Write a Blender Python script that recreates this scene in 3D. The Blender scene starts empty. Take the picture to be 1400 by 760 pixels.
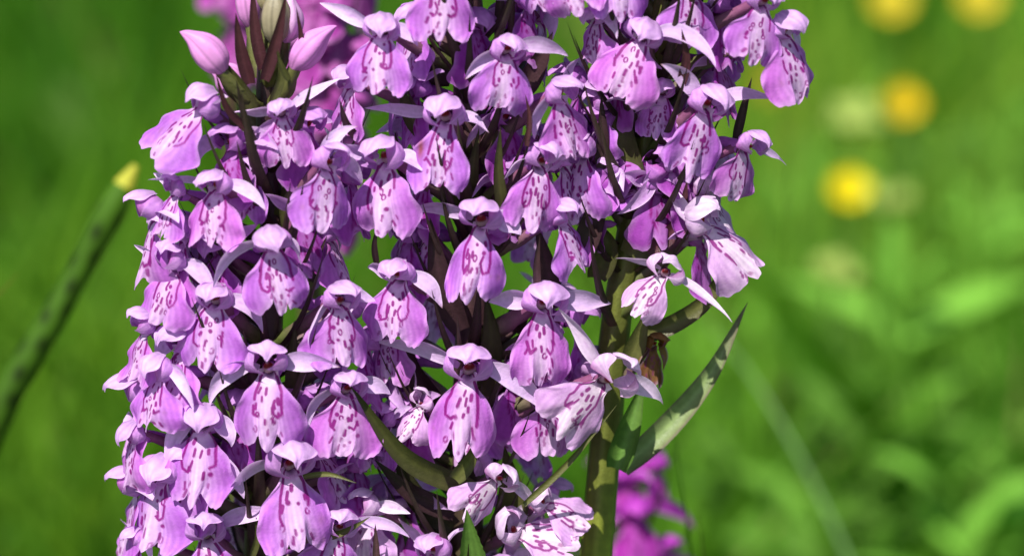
import bpy, math, random
import numpy as np
from mathutils import Vector, Matrix

# ------------------------------------------------------------------ camera, sky, sun
scene = bpy.context.scene
COL = scene.collection
PITCH = math.radians(12)
DIST = 0.50                       # camera to the plane of sharp focus, metres
PXM = 0.11e-3 / DIST              # one photo pixel (1400 wide) per metre of distance
CAM = Vector((0, -DIST * math.cos(PITCH), 0.30 + DIST * math.sin(PITCH)))
FWD = Vector((0, math.cos(PITCH), -math.sin(PITCH)))
UP = Vector((0, math.sin(PITCH), math.cos(PITCH)))
RIGHT = Vector((1, 0, 0))

cam = bpy.data.cameras.new('camera')
cam.sensor_width = 36
cam.lens = 36 / (1400 * PXM)
cam.clip_start = 0.01
cam.clip_end = 500
cam.dof.use_dof = True
cam.dof.focus_distance = 0.497
cam.dof.aperture_fstop = 11.0
cam_o = bpy.data.objects.new('camera', cam)
COL.objects.link(cam_o)
cam_o.location = CAM
cam_o.rotation_euler = (math.pi / 2 - PITCH, 0, 0)
scene.camera = cam_o

SUN_TO = Vector((-0.28, -0.56, 0.78)).normalized()
world = bpy.data.worlds.new('World')
scene.world = world
world.use_nodes = True
wn = world.node_tree.nodes
sky = wn.new('ShaderNodeTexSky')
sky.sky_type = 'NISHITA'
sky.sun_disc = False
sky.sun_elevation = math.asin(SUN_TO.z)
sky.sun_rotation = math.atan2(SUN_TO.x, SUN_TO.y)
world.node_tree.links.new(sky.outputs[0], wn['Background'].inputs[0])
wn['Background'].inputs[1].default_value = 0.07

sun = bpy.data.lights.new('sun', 'SUN')
sun.energy = 5.0
sun.angle = math.radians(0.53)
sun.color = (1.0, 0.95, 0.88)
sun_o = bpy.data.objects.new('sun', sun)
COL.objects.link(sun_o)
sun_o.location = (-1, -1, 3)
sun_o.rotation_euler = (-SUN_TO).to_track_quat('-Z', 'Y').to_euler()

vs = scene.view_settings
vs.view_transform = 'Standard'
vs.look = 'None'
vs.exposure = 0.55
vs.gamma = 1.0
vs.use_curve_mapping = False
scene.cycles.use_denoising = True
scene.cycles.max_bounces = 8
scene.cycles.transparent_max_bounces = 8

# ------------------------------------------------------------------ helpers
def pix(px, py, depth):
    """photo pixel -> point at a distance along the view axis"""
    return CAM + FWD * depth + RIGHT * ((px - 700) * PXM * depth) + UP * ((380 - py) * PXM * depth)

def pixY(px, py, Y):
    """photo pixel -> point in the vertical plane y = Y"""
    d = FWD + RIGHT * ((px - 700) * PXM) + UP * ((380 - py) * PXM)
    return CAM + d * ((Y - CAM.y) / d.y)

def catmull(xs, ys, q):
    xs = np.asarray(xs, float); ys = np.asarray(ys, float); q = np.asarray(q, float)
    i = np.clip(np.searchsorted(xs, q, side='right') - 1, 0, len(xs) - 2)
    m = np.gradient(ys, xs)
    h = xs[i + 1] - xs[i]
    t = np.clip((q - xs[i]) / h, 0, 1)
    return ((2 * t**3 - 3 * t**2 + 1) * ys[i] + (t**3 - 2 * t**2 + t) * h * m[i]
            + (-2 * t**3 + 3 * t**2) * ys[i + 1] + (t**3 - t**2) * h * m[i + 1])

def sstep(a, b, x):
    t = np.clip((x - a) / (b - a), 0, 1)
    return t * t * (3 - 2 * t)

def raw_mesh(name, verts, faces4, cols=None, mat=None):
    verts = np.asarray(verts, np.float32).reshape(-1, 3)
    faces4 = np.asarray(faces4, np.int32).reshape(-1, 4)
    me = bpy.data.meshes.new(name)
    me.vertices.add(len(verts))
    me.vertices.foreach_set('co', verts.ravel())
    n = len(faces4)
    me.loops.add(n * 4)
    me.loops.foreach_set('vertex_index', faces4.ravel())
    me.polygons.add(n)
    me.polygons.foreach_set('loop_start', np.arange(0, n * 4, 4, dtype=np.int32))
    me.polygons.foreach_set('loop_total', np.full(n, 4, np.int32))
    me.polygons.foreach_set('use_smooth', np.ones(n, bool))
    if cols is not None:
        c = np.ones((len(verts), 4), np.float32)
        c[:, :3] = np.asarray(cols, np.float32).reshape(-1, 3)
        at = me.color_attributes.new('Col', 'FLOAT_COLOR', 'POINT')
        at.data.foreach_set('color', c.ravel())
    me.update(calc_edges=True)
    me.validate()
    if mat: me.materials.append(mat)
    return me

def grid_faces(n, m, off=0, wrap=False):
    i, j = np.meshgrid(np.arange(n - 1), np.arange(m if wrap else m - 1), indexing='ij')
    j2 = (j + 1) % m
    return np.stack([i * m + j, i * m + j2, (i + 1) * m + j2, (i + 1) * m + j], -1).reshape(-1, 4) + off

def grid_mesh(name, P, C, mat, wrap=False):
    n, m = P.shape[:2]
    C = np.broadcast_to(np.asarray(C, float), P.shape)
    return raw_mesh(name, P, grid_faces(n, m, 0, wrap), C, mat)

def link(name, data, parent=None):
    o = bpy.data.objects.new(name, data)
    COL.objects.link(o)
    if parent: o.parent = parent
    return o

def tag(o, label, cat, group=None, kind=None):
    if label: o['label'] = label
    if cat: o['category'] = cat
    if group: o['group'] = group
    if kind: o['kind'] = kind
    return o

def bez(p0, p1, p2, t):
    t = np.asarray(t)[:, None]
    return (1 - t)**2 * np.asarray(p0) + 2 * t * (1 - t) * np.asarray(p1) + t**2 * np.asarray(p2)

def frames(path, ref):
    T = np.gradient(path, axis=0)
    T /= np.linalg.norm(T, axis=1)[:, None] + 1e-12
    S = np.cross(T, np.asarray(ref, float)[None, :])
    S /= np.linalg.norm(S, axis=1)[:, None] + 1e-12
    N = np.cross(S, T)
    return T, S, N

def tube(path, rad, k=10, rib=0.0, nrib=5, tw=0.0):
    T, S, N = frames(path, (0.13, -0.9, 0.21))
    a = np.linspace(0, 2 * np.pi, k, endpoint=False)[None, :] + np.linspace(0, tw, len(path))[:, None]
    r = np.asarray(rad)[:, None] * (1 + rib * np.cos(nrib * np.linspace(0, 2 * np.pi, k, endpoint=False))[None, :])
    return path[:, None, :] + r[..., None] * (np.cos(a)[..., None] * S[:, None, :] + np.sin(a)[..., None] * N[:, None, :])

def smooth_path(pts, n):
    pts = np.asarray([tuple(p) for p in pts], float)
    t = np.concatenate([[0], np.cumsum(np.linalg.norm(np.diff(pts, axis=0), axis=1))])
    q = np.linspace(0, t[-1], n)
    return np.stack([catmull(t, pts[:, k], q) for k in range(3)], -1) if len(pts) > 2 else \
        pts[0] + (pts[1] - pts[0]) * np.linspace(0, 1, n)[:, None]

# ------------------------------------------------------------------ materials
def leafy_mat(name, transl=0.3, rough=0.5, noise_scale=6, noise_amt=0.25, bump=0.15, bump_scale=60, spec=0.3, sat_t=1.0, bump_d=0.0003):
    m = bpy.data.materials.new(name)
    m.use_nodes = True
    nt = m.node_tree; nd = nt.nodes; lk = nt.links
    bs = nd['Principled BSDF']; out = nd['Material Output']
    at = nd.new('ShaderNodeAttribute'); at.attribute_name = 'Col'
    tc = nd.new('ShaderNodeTexCoord')
    nz = nd.new('ShaderNodeTexNoise'); nz.inputs['Scale'].default_value = noise_scale; nz.inputs['Detail'].default_value = 5
    lk.new(tc.outputs['Object'], nz.inputs['Vector'])
    mr = nd.new('ShaderNodeMapRange')
    mr.inputs['From Min'].default_value = 0.25; mr.inputs['From Max'].default_value = 0.75
    mr.inputs['To Min'].default_value = 1 - noise_amt; mr.inputs['To Max'].default_value = 1 + noise_amt
    lk.new(nz.outputs['Fac'], mr.inputs['Value'])
    hs = nd.new('ShaderNodeHueSaturation')
    lk.new(at.outputs['Color'], hs.inputs['Color']); lk.new(mr.outputs['Result'], hs.inputs['Value'])
    lk.new(hs.outputs['Color'], bs.inputs['Base Color'])
    bs.inputs['Roughness'].default_value = rough
    bs.inputs['Specular IOR Level'].default_value = spec
    bz = nd.new('ShaderNodeTexNoise'); bz.inputs['Scale'].default_value = bump_scale; bz.inputs['Detail'].default_value = 3
    lk.new(tc.outputs['Object'], bz.inputs['Vector'])
    bp = nd.new('ShaderNodeBump'); bp.inputs['Strength'].default_value = bump; bp.inputs['Distance'].default_value = bump_d
    lk.new(bz.outputs['Fac'], bp.inputs['Height']); lk.new(bp.outputs['Normal'], bs.inputs['Normal'])
    if transl > 0:
        tr = nd.new('ShaderNodeBsdfTranslucent')
        h2 = nd.new('ShaderNodeHueSaturation'); h2.inputs['Saturation'].default_value = sat_t
        lk.new(hs.outputs['Color'], h2.inputs['Color']); lk.new(h2.outputs['Color'], tr.inputs['Color'])
        mx = nd.new('ShaderNodeMixShader'); mx.inputs[0].default_value = transl
        lk.new(bs.outputs[0], mx.inputs[1]); lk.new(tr.outputs[0], mx.inputs[2]); lk.new(mx.outputs[0], out.inputs[0])
    return m

M_PETAL = leafy_mat('petal', 0.36, 0.55, 11, 0.14, 0.22, 38, 0.25, 1.08, 0.0005)
M_STEM = leafy_mat('stem_skin', 0.0, 0.42, 700, 0.22, 0.3, 3000, 0.4)
M_BRACT = leafy_mat('bract_skin', 0.25, 0.42, 900, 0.18, 0.3, 3500, 0.4)
M_GRASS = leafy_mat('grass_blade', 0.45, 0.6, 30, 0.15, 0.0, 100, 0.12, 1.1)
M_LEAF = leafy_mat('leaf_skin', 0.35, 0.6, 80, 0.2, 0.1, 400, 0.15)
M_YELLOW = leafy_mat('yellow_petal', 0.3, 0.3, 120, 0.1, 0.0, 400, 0.5)
M_DRY = leafy_mat('withered_tissue', 0.2, 0.7, 400, 0.45, 0.6, 900, 0.2)

def ground_mat():
    m = bpy.data.materials.new('meadow_soil'); m.use_nodes = True
    nt = m.node_tree; nd = nt.nodes; lk = nt.links; bs = nd['Principled BSDF']
    tc = nd.new('ShaderNodeTexCoord'); nz = nd.new('ShaderNodeTexNoise')
    nz.inputs['Scale'].default_value = 9; nz.inputs['Detail'].default_value = 8
    lk.new(tc.outputs['Object'], nz.inputs['Vector'])
    cr = nd.new('ShaderNodeValToRGB')
    cr.color_ramp.elements[0].position = 0.35; cr.color_ramp.elements[0].color = (0.018, 0.05, 0.008, 1)
    cr.color_ramp.elements[1].position = 0.7; cr.color_ramp.elements[1].color = (0.05, 0.14, 0.02, 1)
    lk.new(nz.outputs['Fac'], cr.inputs[0]); lk.new(cr.outputs[0], bs.inputs['Base Color'])
    bs.inputs['Roughness'].default_value = 0.9
    return m
M_GROUND = ground_mat()

# ------------------------------------------------------------------ ground
def make_ground():
    r = np.concatenate([[0.0], np.geomspace(0.3, 150, 40)])
    a = np.linspace(0, 2 * np.pi, 48, endpoint=False)
    R, A = np.meshgrid(r, a, indexing='ij')
    X = R * np.cos(A); Y = R * np.sin(A)
    Z = -0.004 + 0.006 * np.sin(X * 5.1 + 1) * np.sin(Y * 4.3) * np.clip(R / 0.5, 0, 1)
    o = link('ground', grid_mesh('ground', np.stack([X, Y, Z], -1), (0.04, 0.1, 0.015), M_GROUND, wrap=True))
    o['kind'] = 'structure'
make_ground()

# ------------------------------------------------------------------ orchid flower pieces, in units of one lip length
PURPLE = np.array([0.515, 0.135, 0.64])
PALE = np.array([0.82, 0.58, 0.87])
MARK = np.array([0.25, 0.002, 0.20])
HOODC = np.array([0.63, 0.30, 0.74])
SEPALC = np.array([0.75, 0.52, 0.85])

def seg_dist(X, D, a, b):
    ax, ay = a; bx, by = b
    dx, dy = bx - ax, by - ay
    t = np.clip(((X - ax) * dx + (D - ay) * dy) / (dx * dx + dy * dy + 1e-9), 0, 1)
    return np.hypot(X - ax - t * dx, D - ay - t * dy)

def lip_marks(rng, X, D):
    m = np.zeros_like(X)
    def stroke(pts, w, strength=1.0):
        nonlocal m
        for a, b in zip(pts[:-1], pts[1:]):
            m = np.maximum(m, strength * (1 - sstep(w * 0.85, w * 1.4, seg_dist(X, D, a, b))))
    style = rng.random()
    for s in (-1, 1):
        wob = lambda k=0.015: rng.uniform(-k, k)
        base = [(0.105, 0.04), (0.15, 0.14), (0.185, 0.25), (0.20, 0.36), (0.215, 0.46), (0.20, 0.56), (0.15, 0.61), (0.10, 0.57), (0.085, 0.47), (0.095, 0.37)]
        k0, k1 = rng.uniform(0.78, 1.25), rng.uniform(0.85, 1.12)
        pts = [(s * (x * k0 + wob()), y * k1 + wob()) for x, y in base]
        npt = rng.choice([6, 7, 8, 10]) if style < 0.75 else rng.choice([4, 5, 6])
        pts = pts[:npt]
        if rng.random() < 0.45:
            cut = rng.randint(2, max(2, len(pts) - 3))
            stroke(pts[:cut + 1], rng.uniform(.016, .024)); stroke(pts[cut + 1:], rng.uniform(.016, .024))
        else:
            stroke(pts, rng.uniform(0.015, 0.022))
        # arch over the throat
        stroke([(s * 0.105, 0.05), (s * 0.09, 0.0), (s * 0.05, -0.03)], 0.012)
    # dots, dashes and small rings in the pale field
    placed = []
    for k in range(60):
        if len(placed) > rng.randint(13, 21): break
        d = rng.uniform(0.13, 0.93); half = 0.06 + 0.15 * min(d / 0.5, 1)
        x = rng.uniform(-half, half)
        if any(math.hypot(x - a, d - b) < 0.075 for a, b in placed): continue
        placed.append((x, d))
        q = rng.random(); w = rng.uniform(.016, .026) * (1.0 if d < 0.65 else 0.8)
        st = 1.0 if d < 0.6 else rng.uniform(.65, .95)
        if q < 0.66:
            l = rng.uniform(.03, .10); ang = x * 1.6 + rng.uniform(-.3, .3)
            stroke([(x, d), (x + l * math.sin(ang), d + l * math.cos(ang))], w, st)
        elif q < 0.86:
            stroke([(x, d), (x + .004, d + .004)], w * 1.25, st)
        else:
            r1, r2 = rng.uniform(.022, .03), rng.uniform(.03, .045)
            a0 = rng.uniform(0, 6.28); span = rng.uniform(4.0, 6.3)
            stroke([(x + r1 * math.cos(a0 + span * i / 8), d + r2 * math.sin(a0 + span * i / 8)) for i in range(9)], 0.011, st)
    return np.clip(m, 0, 1)

def make_lip(rng, wf, tint, NU=54, NV=60):
    u = np.linspace(-1, 1, NU)[None, :]; v = np.linspace(0, 1, NV)[:, None]
    u = np.broadcast_to(u, (NV, NU)); v = np.broadcast_to(v, (NV, NU))
    j = lambda k: rng.uniform(-k, k)
    cl = rng.uniform(.93, 1.05)                                                  # middle lobe
    X = np.zeros((NV, NU)); Dm = np.zeros((NV, NU))
    vv = np.linspace(0, 1, NV)[:, None]
    for sgn in (-1, 1):
        msk = (u[0] < 0) if sgn < 0 else (u[0] >= 0)
        uu = np.abs(u[0][msk])[None, :]
        wd, dp = rng.uniform(.94, 1.06), rng.uniform(.95, 1.05)
        nd, nx = rng.uniform(.75, .87), rng.uniform(.08, .14)
        side = [(.135, -.08), (.14, .02), (.20 + j(.02), .13), (.315 + j(.02), .25), (.42 + j(.02), .38), (.49, .53), (.525, .67), (.515, .78), (.475, .87)]
        bot = [(0, cl), (nx * .55, cl - .04), (nx * .98, nd + .04), (nx * 1.12, nd), (nx * 1.4, nd + .07), (.305, 1.0 * dp), (.40, .965 * dp), (.475, .87)]
        side = np.array(side); bot = np.array(bot)
        side[2:, 0] *= wd; bot[:, 0] *= np.linspace(1, wd, len(bot))
        S = [catmull(np.linspace(0, 1, len(side)), side[:, q], vv) for q in (0, 1)]
        E = [catmull(np.array([0, .1, .2, .28, .4, .66, .84, 1]), bot[:, q], uu) for q in (0, 1)]
        T0 = [.135 * uu, -.08 + 0 * uu]
        Cn = [0 * vv, -.08 + (cl + .08) * vv]
        out = []
        for q in (0, 1):
            c00, c10 = (0, -.08)[q], (.135, -.08)[q]
            c01, c11 = (0, cl)[q], bot[-1][q]
            out.append((1 - vv) * T0[q] + vv * E[q] + (1 - uu) * Cn[q] + uu * S[q]
                       - ((1 - uu) * (1 - vv) * c00 + uu * (1 - vv) * c10 + (1 - uu) * vv * c01 + uu * vv * c11))
        X[:, msk] = out[0] * sgn * wf; Dm[:, msk] = out[1]
    ed = rng.uniform(0, 6)
    Dm = Dm + v**6 * (0.010 * np.sin(u * 23 + ed) + 0.008 * np.sin(u * 41 + ed * 2))
    m = lip_marks(rng, X / wf**0.5, Dm)
    ax = np.abs(X) / wf
    reflex = rng.uniform(.75, 1.25)
    rf = np.where(u < 0, reflex * rng.uniform(.8, 1.25), reflex * rng.uniform(.8, 1.25))
    Dp = np.clip(Dm, 0, 2)
    Y = -0.46 * Dp + 0.18 * Dp**2 + rf * 0.78 * ax**1.9 * (0.35 + 0.65 * Dp)
    Y += rng.uniform(-.08, .05) * np.exp(-(ax / .12)**2) * sstep(.3, 1, Dp)                       # the middle lobe juts forward
    ph = rng.uniform(0, 6.28)
    Y += 0.055 * sstep(.5, 1, v) * np.sin(u * rng.uniform(7, 10) + ph) + 0.032 * sstep(.6, 1, np.abs(u)) * np.sin(Dp * 13 + ph) + .012 * sstep(.8, 1, np.maximum(np.abs(u), v)) * np.sin(u * 29 + Dp * 17 + ph)
    Y += 0.17 * np.exp(-((X / wf / .075)**2 + ((Dm + .0) / .06)**2))              # mouth of the spur
    Y += 0.05 * (1 - sstep(0, .12, v)) * (1 - (X / .14)**2) - 0.05 * (np.abs(u)**3) * (1 - sstep(.02, .2, v))
    Y += rng.uniform(-.02, .02) * np.cos(Dp * 7 + ph)
    for sgn in (-1, 1):                                                          # lobes curl, each in its own way
        Y += rng.uniform(-.16, .20) * sstep(.7, 1.05, v) * sstep(.1, .8, u * sgn)
        Y += rng.uniform(-.10, .16) * sstep(.5, 1.0, u * sgn) * sstep(.2, .7, v)
    X = X + rng.uniform(-.05, .05) * sstep(.6, 1, v) * (1 - np.abs(u))
    P = np.stack([X, Y, -Dm], -1)
    pale = np.exp(-(ax / (0.12 + .13 * Dp))**1.7) * (0.85 - .25 * sstep(.7, 1, Dp)) + .8 * (1 - sstep(0, .2, Dm))
    pale = np.clip(pale, 0, 1)
    rim = sstep(.86, 1, np.maximum(np.abs(u), v)) * .28
    c = tint['lip'][None, None] * (1 - pale[..., None]) + tint['pale'][None, None] * pale[..., None]
    vein = 0.11 * np.sin(u * 46 + 3 * np.sin(v * 4)) * sstep(.2, .8, v)
    c = c * (1 + vein[..., None] * np.array([.8, 1.2, .6]))
    c = c + (PALE - c) * rim[..., None]
    pit = np.exp(-((X / wf / .06)**2 + (Dm / .055)**2))[..., None]  # dark of the spur mouth's hollow put into the colour
    c = c * (1 - .75 * pit) + np.array([.16, .045, .2]) * .75 * pit
    for _ in range(rng.randint(0, 3)):
        bx, bd, br = rng.uniform(-.4, .4), rng.uniform(.4, .95), rng.uniform(.015, .045)
        g = np.exp(-(((X - bx) / br)**2 + ((Dm - bd) / (br * 1.6))**2))[..., None] * rng.uniform(.2, .5)
        c = c * (1 - g) + np.array([.40, .16, .30]) * g
    c = c * (1 - m[..., None] * tint['mark']) + MARK * m[..., None] * tint['mark']
    return P, c

def hood_shell(a0, a1, na, nt, rad, length, beak, lift, y0, off=0.0, width=1.0, tilt=-46):
    t = np.linspace(0, 1, nt)[:, None]; a = np.radians(np.linspace(a0, a1, na))[None, :]
    mid = (a0 + a1) / 2; hw = (a1 - a0) / 2
    prof = catmull([0, .15, .35, .6, .8, .93, 1.0], [.50, .78, .98, 1.0, .78, .45, .12], t)
    taper = catmull([0, .3, .6, .85, 1.0], [.9, 1.0, .95, .6, .12], t)           # the shell narrows to a tip
    aa = np.radians(mid) + (a - np.radians(mid)) * taper
    r = rad * prof + off
    x = r * np.cos(aa) * 1.05 * width
    z = r * np.sin(aa) * 0.92
    y = np.broadcast_to(y0 - length * t, x.shape)
    z = z + lift * t + beak * t**3 + .035 * np.exp(-((aa - np.pi / 2) / .16)**2) * (t > 0) * sstep(0, .4, t) + .016 * np.sin(aa * 7 + t * 6 + rad * 90)
    x = x + .012 * np.sin(t * 11 + aa * 3)
    P = np.stack([x, y, z], -1)
    ca, sa = math.cos(math.radians(tilt)), math.sin(math.radians(tilt))
    yy = P[..., 1] - y0; zz = P[..., 2].copy()
    P[..., 1] = y0 + yy * ca + zz * sa * .9
    P[..., 2] = zz * ca - yy * sa
    P[..., 2] = zz * ca + yy * -sa * 1.0
    P[..., 2] += 0.285
    return P, np.broadcast_to(t, x.shape), np.broadcast_to((a - a.min()) / (a.max() - a.min()), x.shape)

def make_sepal(side, spec, rng, width=0.27):
    a0, a1, L, back, tw = spec
    L *= 1.18
    n, m = 22, 9
    t = np.linspace(0, 1, n)
    ang = np.radians(a0 + (a1 - a0) * t**0.8)
    yb = back + rng.uniform(-.06, .06) - 0.25 * t * rng.uniform(0, 1)
    d = np.stack([np.cos(ang), yb, np.sin(ang)], -1)
    d /= np.linalg.norm(d, axis=1)[:, None]
    path = np.concatenate([[[0, 0, 0]], np.cumsum((d[:-1] + d[1:]) / 2 * L / (n - 1), 0)]) + np.array([side * .12, .03, .13])
    perp = np.stack([-np.sin(ang), 0 * t, np.cos(ang)], -1) * side * (-1 if side < 0 else 1)
    twv = math.radians(tw) + np.radians(rng.uniform(-60, 60)) * t
    w = perp * np.cos(twv)[:, None] + np.array([0, 1.0, 0]) * np.sin(twv)[:, None]
    w -= d * (w * d).sum(1)[:, None]; w /= np.linalg.norm(w, axis=1)[:, None]
    nrm = np.cross(d, w)
    prof = catmull([0, .12, .35, .6, .82, .94, 1], [.34, .66, 1.0, .88, .45, .20, .02], t) * width * .5
    s = np.linspace(-1, 1, m)
    cup = rng.uniform(.25, .6)
    P = path[:, None, :] + w[:, None, :] * (prof[:, None] * s[None, :])[..., None] + nrm[:, None, :] * ((s**2)[None, :] * prof[:, None] * cup + 0.012 * np.sin(t * 9 + rng.uniform(0, 6))[:, None])[..., None]
    return P, np.broadcast_to(t[:, None], (n, m)), np.broadcast_to(s[None, :], (n, m))

def tint_of(kind, rng):
    k = rng.uniform(.92, 1.1); q = rng.uniform(-.03, .03)
    if kind == 'pale':
        return dict(lip=np.array([.66, .36, .73]) * k, pale=np.array([.88, .72, .88]), mark=.9, hood=np.array([.74, .50, .79]), sepal=np.array([.80, .62, .85]))
    if kind == 'brown':
        return dict(lip=np.array([.13, .05, .015]), pale=np.array([.24, .12, .045]), mark=.5, hood=np.array([.20, .085, .025]), sepal=np.array([.24, .13, .05]))
    if kind == 'deep':  # lilac tint darkened: shade painted in for flowers inside the spike
        return dict(lip=np.array([.36, .055, .44]) * k, pale=np.array([.52, .20, .60]), mark=.95, hood=np.array([.50, .18, .60]), sepal=np.array([.62, .36, .72]))
    if kind == 'magenta':
        return dict(lip=np.array([.50, .035, .48]) * k, pale=np.array([.50, .10, .50]), mark=.9, hood=np.array([.46, .045, .48]), sepal=np.array([.46, .06, .50]))
    if kind == 'pink':
        return dict(lip=np.array([.40, .045, .37]) * k, pale=np.array([.50, .15, .46]), mark=.8, hood=np.array([.42, .075, .40]), sepal=np.array([.45, .11, .42]))
    return dict(lip=(PURPLE + np.array([q, 0, -q])) * k, pale=PALE, mark=.95, hood=HOODC * rng.uniform(.92, 1.15), sepal=SEPALC * rng.uniform(.95, 1.08))

OVARY_A = np.array([.10, .13, .03]); OVARY_B = np.array([.22, .07, .16])

def make_flower(orchid, base, M, attach, kind, sl, sr, seed, wf=1.0, lod=1, hood_open=0.0, stain=False):
    rng = random.Random(seed)
    tint = tint_of(kind, rng)
    # ovary: the flower's own stalk, from the stem to the back of the hood
    a = np.array((M.inverted() @ Vector(attach))[:])
    t = np.linspace(0, 1, 14)
    e = np.array([0, .10, .13])
    mid = (a + e) / 2 + np.array([rng.uniform(-.05, .05), .12, -.16])
    path = bez(a, mid, e, t)
    rad = catmull([0, .25, .6, .9, 1], [.07, .11, .115, .09, .10], t)
    P = tube(path, rad, 12, .12, 6, 3.0)
    cc = OVARY_A + (OVARY_B - OVARY_A) * sstep(.2, .9, t)[:, None]
    if kind in ('magenta', 'pink'): cc = cc * .5 + tint['lip'] * .5
    fl = link('flower', grid_mesh('flower', P, np.broadcast_to(cc[:, None, :], P.shape), M_STEM_U, wrap=True), orchid)
    fl.matrix_local = Matrix.Translation(-base) @ M
    # lip
    P, c = make_lip(rng, wf, tint, *((72, 84) if lod else (26, 28)))
    if stain:
        X, D = P[..., 0], -P[..., 2]
        g = (np.exp(-(((X + .30) / .055)**2 + ((D - .40) / .16)**2)))[..., None] * .85
        c = c * (1 - g) + np.array([.30, .07, .015]) * g
    link('lip', grid_mesh('lip', P, c, M_PETAL), fl)
    # hood: two inner petals under the upper sepal
    ln = rng.uniform(.36, .44); lift = rng.uniform(-.02, .10)
    skew = rng.uniform(-14, 14)
    tilt = -46 + rng.uniform(-12, 14) + 24 * hood_open
    for s in (-1, 1):
        a0, a1 = (60 + skew, -38) if s > 0 else (120 + skew, 218)
        P, tt, aa = hood_shell(a0, a1, 13, 16, .295 + rng.uniform(-.02, .02), ln * rng.uniform(.92, 1.05), -.06 + rng.uniform(-.08, .08), lift + rng.uniform(-.03, .03), .10, 0, 1 + hood_open * .35, tilt + rng.uniform(-5, 5))
        g = sstep(.55, 1.0, aa)[..., None]
        c = tint['hood'] * (1 - .55 * g) + np.array([.40, .03, .34]) * .55 * g
        c = c * (1 + .13 * np.sin(aa * 28 + tt * 2)[..., None] * np.array([1, 1.3, .7]))
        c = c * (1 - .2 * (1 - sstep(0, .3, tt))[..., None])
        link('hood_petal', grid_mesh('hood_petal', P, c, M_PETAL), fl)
    P, tt, aa = hood_shell(38 + skew, 142 + skew, 15, 20, .30, ln * rng.uniform(1.12, 1.42), rng.uniform(.06, .26), lift + .02, .12, .028, 1.0, tilt + rng.uniform(-2, 10))
    P[..., 0] += rng.uniform(-.12, .12) * tt**3
    P[..., 2] += .02 * np.cos((aa - .5) * 9) * sstep(.2, .8, tt) + .03 * np.abs(aa - .5) * sstep(.5, 1, tt)
    c = (tint['hood'] * .45 + tint['sepal'] * .55) * (1 + .11 * np.sin(aa * 31)[..., None] * np.array([1, 1.3, .7]))
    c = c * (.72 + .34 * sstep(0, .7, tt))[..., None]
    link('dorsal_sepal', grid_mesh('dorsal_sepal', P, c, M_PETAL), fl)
    # side sepals
    for s, spec in ((-1, sl), (1, sr)):
        if spec == 0: continue
        if spec is None:
            q = rng.random()
            if q < .35: spec = (rng.uniform(10, 40), rng.uniform(-110, -50), rng.uniform(.65, .85))
            elif q < .75: spec = (rng.uniform(5, 40), rng.uniform(-40, 0), rng.uniform(.62, .78))
            else: spec = (rng.uniform(30, 65), rng.uniform(-10, 30), rng.uniform(.55, .75))
            if s < 0: spec = (180 - spec[0], 180 - spec[1], spec[2])
        spec = tuple(spec) + (rng.uniform(.05, .35), rng.uniform(15, 50))
        P, tt, ss = make_sepal(s, spec, rng, rng.uniform(.23, .31))
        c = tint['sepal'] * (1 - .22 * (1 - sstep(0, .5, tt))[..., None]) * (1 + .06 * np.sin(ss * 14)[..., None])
        c = c + (np.array([.9, .78, .92]) - c) * (sstep(.75, 1, np.abs(ss)) * .35)[..., None]
        if rng.random() < .3:
            b = sstep(.93, .99, tt)[..., None] * .8
            c = c * (1 - b) + np.array([.34, .15, .07]) * b
        sp = np.zeros_like(tt)
        if rng.random() < .5:
            for _ in range(rng.randint(2, 5)):
                p0, q0 = rng.uniform(.25, .75), rng.uniform(-.4, .4)
                sp = np.maximum(sp, np.exp(-(((tt - p0) / .05)**2 + ((ss - q0) / .16)**2)))
        c = c * (1 - .45 * sp[..., None]) + np.array([.36, .08, .45]) * .45 * sp[..., None]
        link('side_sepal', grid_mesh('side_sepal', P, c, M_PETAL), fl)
    # spur
    t = np.linspace(0, 1, 14)
    sx = rng.uniform(-.3, .3)
    path = bez((0, .12, 0.0), (sx * .4, .45, .05), (sx, .85, rng.uniform(-.3, .05)), t)
    rad = catmull([0, .12, .5, .9, 1], [.12, .13, .105, .075, .02], t)
    P = tube(path, rad, 12)
    c = np.broadcast_to(tint['lip'] * .9 + (tint['hood'] - tint['lip']) * .3, P.shape)
    link('spur', grid_mesh('spur', P, c, M_PETAL, wrap=True), fl)
    # column with its two dark red pollen pouches
    t = np.linspace(0, 1, 12)
    path = bez((0, .10, .06), (0, .02, .10), (0, -.10 - .06 * hood_open, .20), t)
    rad = catmull([0, .3, .6, .85, 1], [.065, .075, .06, .034, .010], t)
    P = tube(path, rad, 12, .22, 2)
    k = np.clip(sstep(.55, .68, t) * (1 - .5 * sstep(.9, 1, t)), 0, 1)[:, None, None]
    c = np.array([.66, .42, .55]) * (1 - k) + np.array([.26, .018, .022]) * k
    link('column', grid_mesh('column', P, np.broadcast_to(c, P.shape), M_PETAL, wrap=True), fl)
    return fl

M_STEM_U = leafy_mat('ovary_skin', 0.12, 0.42, 9, 0.2, 0.3, 40, 0.4)

# ------------------------------------------------------------------ orchids
DARK = np.array([.040, .019, .021]); OLIVE = np.array([.075, .078, .022]); GREEN = np.array([.10, .20, .035]); REDB = np.array([.075, .022, .030])

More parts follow.
